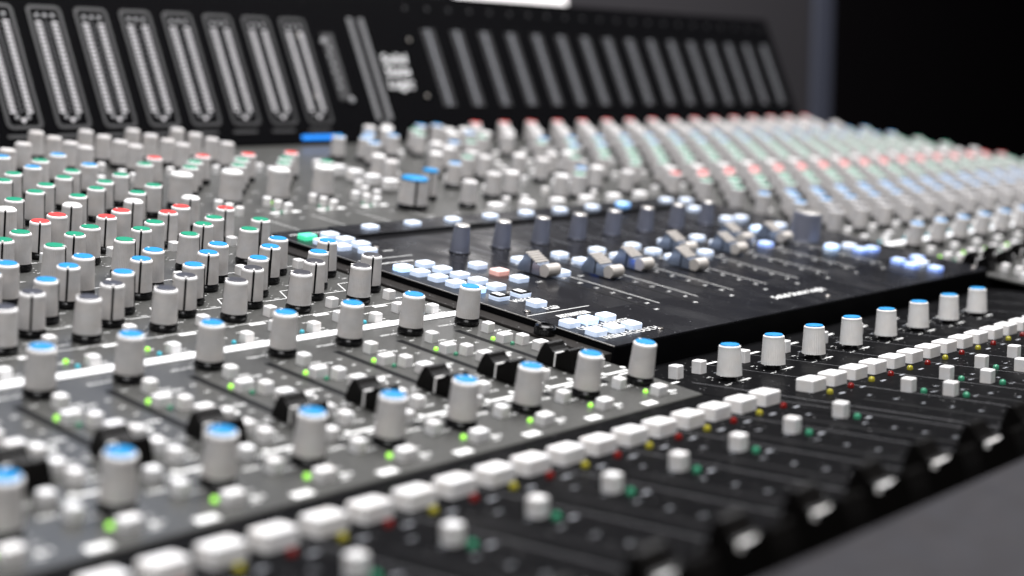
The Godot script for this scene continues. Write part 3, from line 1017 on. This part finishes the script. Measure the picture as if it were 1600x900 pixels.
	var dd := part(bridge, "display_screen", disp.mesh(M.screen_blue), atb(632.0, -28.0))

# ---------------------------------------------------------------- behind the console
func structure(called: String, mesh: Mesh, xf: Transform3D) -> MeshInstance3D:
	var o := part(self, called, mesh, xf)
	o.set_meta("kind", "structure")
	return o

func build_room() -> void:
	var s := Shape.new()
	s.boxv(Vector3(-1500, -800, -1300), Vector3(5200, 2200, -1200))
	structure("wall", s.mesh(M.wall), Transform3D.IDENTITY)
	var t := thing("wall_post", "pale blue grey upright post on the wall beside a black panel", "post", Vector3(2747, -800, -1192))
	s = Shape.new()
	s.boxv(Vector3(2708, -800, -1199.5), Vector3(2786, 2200, -1185), 4.0)
	part(t, "shaft", s.mesh(M.post), Transform3D.IDENTITY)
	t = thing("acoustic_panel", "large matt black acoustic panel on the wall right of the pale post", "acoustic panel", Vector3(3700, -800, -1193))
	s = Shape.new()
	s.boxv(Vector3(2788, -800, -1199.5), Vector3(4700, 2200, -1187), 4.0)
	part(t, "fabric_face", s.mesh(M.dark), Transform3D.IDENTITY)
	t = thing("computer_screen", "bright white computer screen peeking over the meter bridge", "screen", Vector3(1360, 150, -913))
	s = Shape.new()
	s.boxv(Vector3(1252, 150, -925), Vector3(1494, 640, -902), 4.0)
	part(t, "case", s.mesh(M.black), Transform3D.IDENTITY)
	s = Shape.new()
	s.boxv(Vector3(1256, 272, -902), Vector3(1490, 620, -900))
	part(t, "screen", s.mesh(M.screen_white), Transform3D.IDENTITY)

# ---------------------------------------------------------------- set-up
func area(called: String, at: Vector3, aim: Vector3, size: Vector2, energy: float, col: Color) -> void:
	var l := AreaLight3D.new()
	l.name = called
	add_child(l)
	l.look_at_from_position(at, aim, Vector3.FORWARD if absf((aim - at).normalized().y) > 0.95 else Vector3.UP)
	l.area_size = size
	l.light_energy = energy
	l.light_color = col
	l.area_range = 12.0
	l.shadow_enabled = true

func _ready() -> void:
	rng.seed = 20240611
	# camera
	var cam := Camera3D.new()
	cam.name = "camera"
	add_child(cam)
	cam.transform = Transform3D(Basis(CAM_R, CAM_U, -CAM_F).orthonormalized(), CAM_AT * K)
	var att := CameraAttributesPhysical.new()
	att.frustum_focal_length = 63.05
	att.frustum_focus_distance = 0.757
	att.frustum_near = 0.02
	att.frustum_far = 40.0
	att.exposure_aperture = 63.05 / 10.4
	cam.attributes = att
	cam.fov = 21.551
	cam.current = true
	# surroundings: a dim room, lit by lamps overhead and two added unseen lights
	var e := Environment.new()
	e.background_mode = Environment.BG_COLOR
	e.background_color = Color(0.11, 0.11, 0.12)
	e.tonemap_mode = Environment.TONE_MAPPER_LINEAR
	e.tonemap_exposure = 1.12
	e.sdfgi_enabled = true
	e.ssao_enabled = true
	e.ssil_enabled = true
	var we := WorldEnvironment.new()
	we.name = "surroundings"
	we.environment = e
	add_child(we)
	area("ceiling_lamp", Vector3(0.45, 1.75, 0.05), Vector3(0.4, 0.0, 0.0), Vector2(1.5, 0.9), 6.6, Color(1.0, 0.995, 1.0))
	area("ceiling_lamp_far", Vector3(1.75, 1.75, -0.1), Vector3(1.6, 0.0, -0.2), Vector2(1.5, 0.9), 4.8, Color(1.0, 0.995, 1.0))
	area("front_fill", Vector3(-1.2, 1.1, 1.3), Vector3(0.4, 0.05, -0.1), Vector2(1.2, 0.9), 2.2, Color(1.0, 0.995, 1.0))  # added fill light, unseen, brightens the sides facing the camera
	area("back_sheen_light", Vector3(0.55, 0.95, -1.15), Vector3(0.35, 0.1, 0.0), Vector2(1.1, 0.6), 0.2, Color(0.62, 0.76, 1.0))  # added unseen light for the bluish sheen on the near-left panels
	make_materials()
	make_shapes()
	build_room()
	build_console()
	build_tile()
	build_bridge()
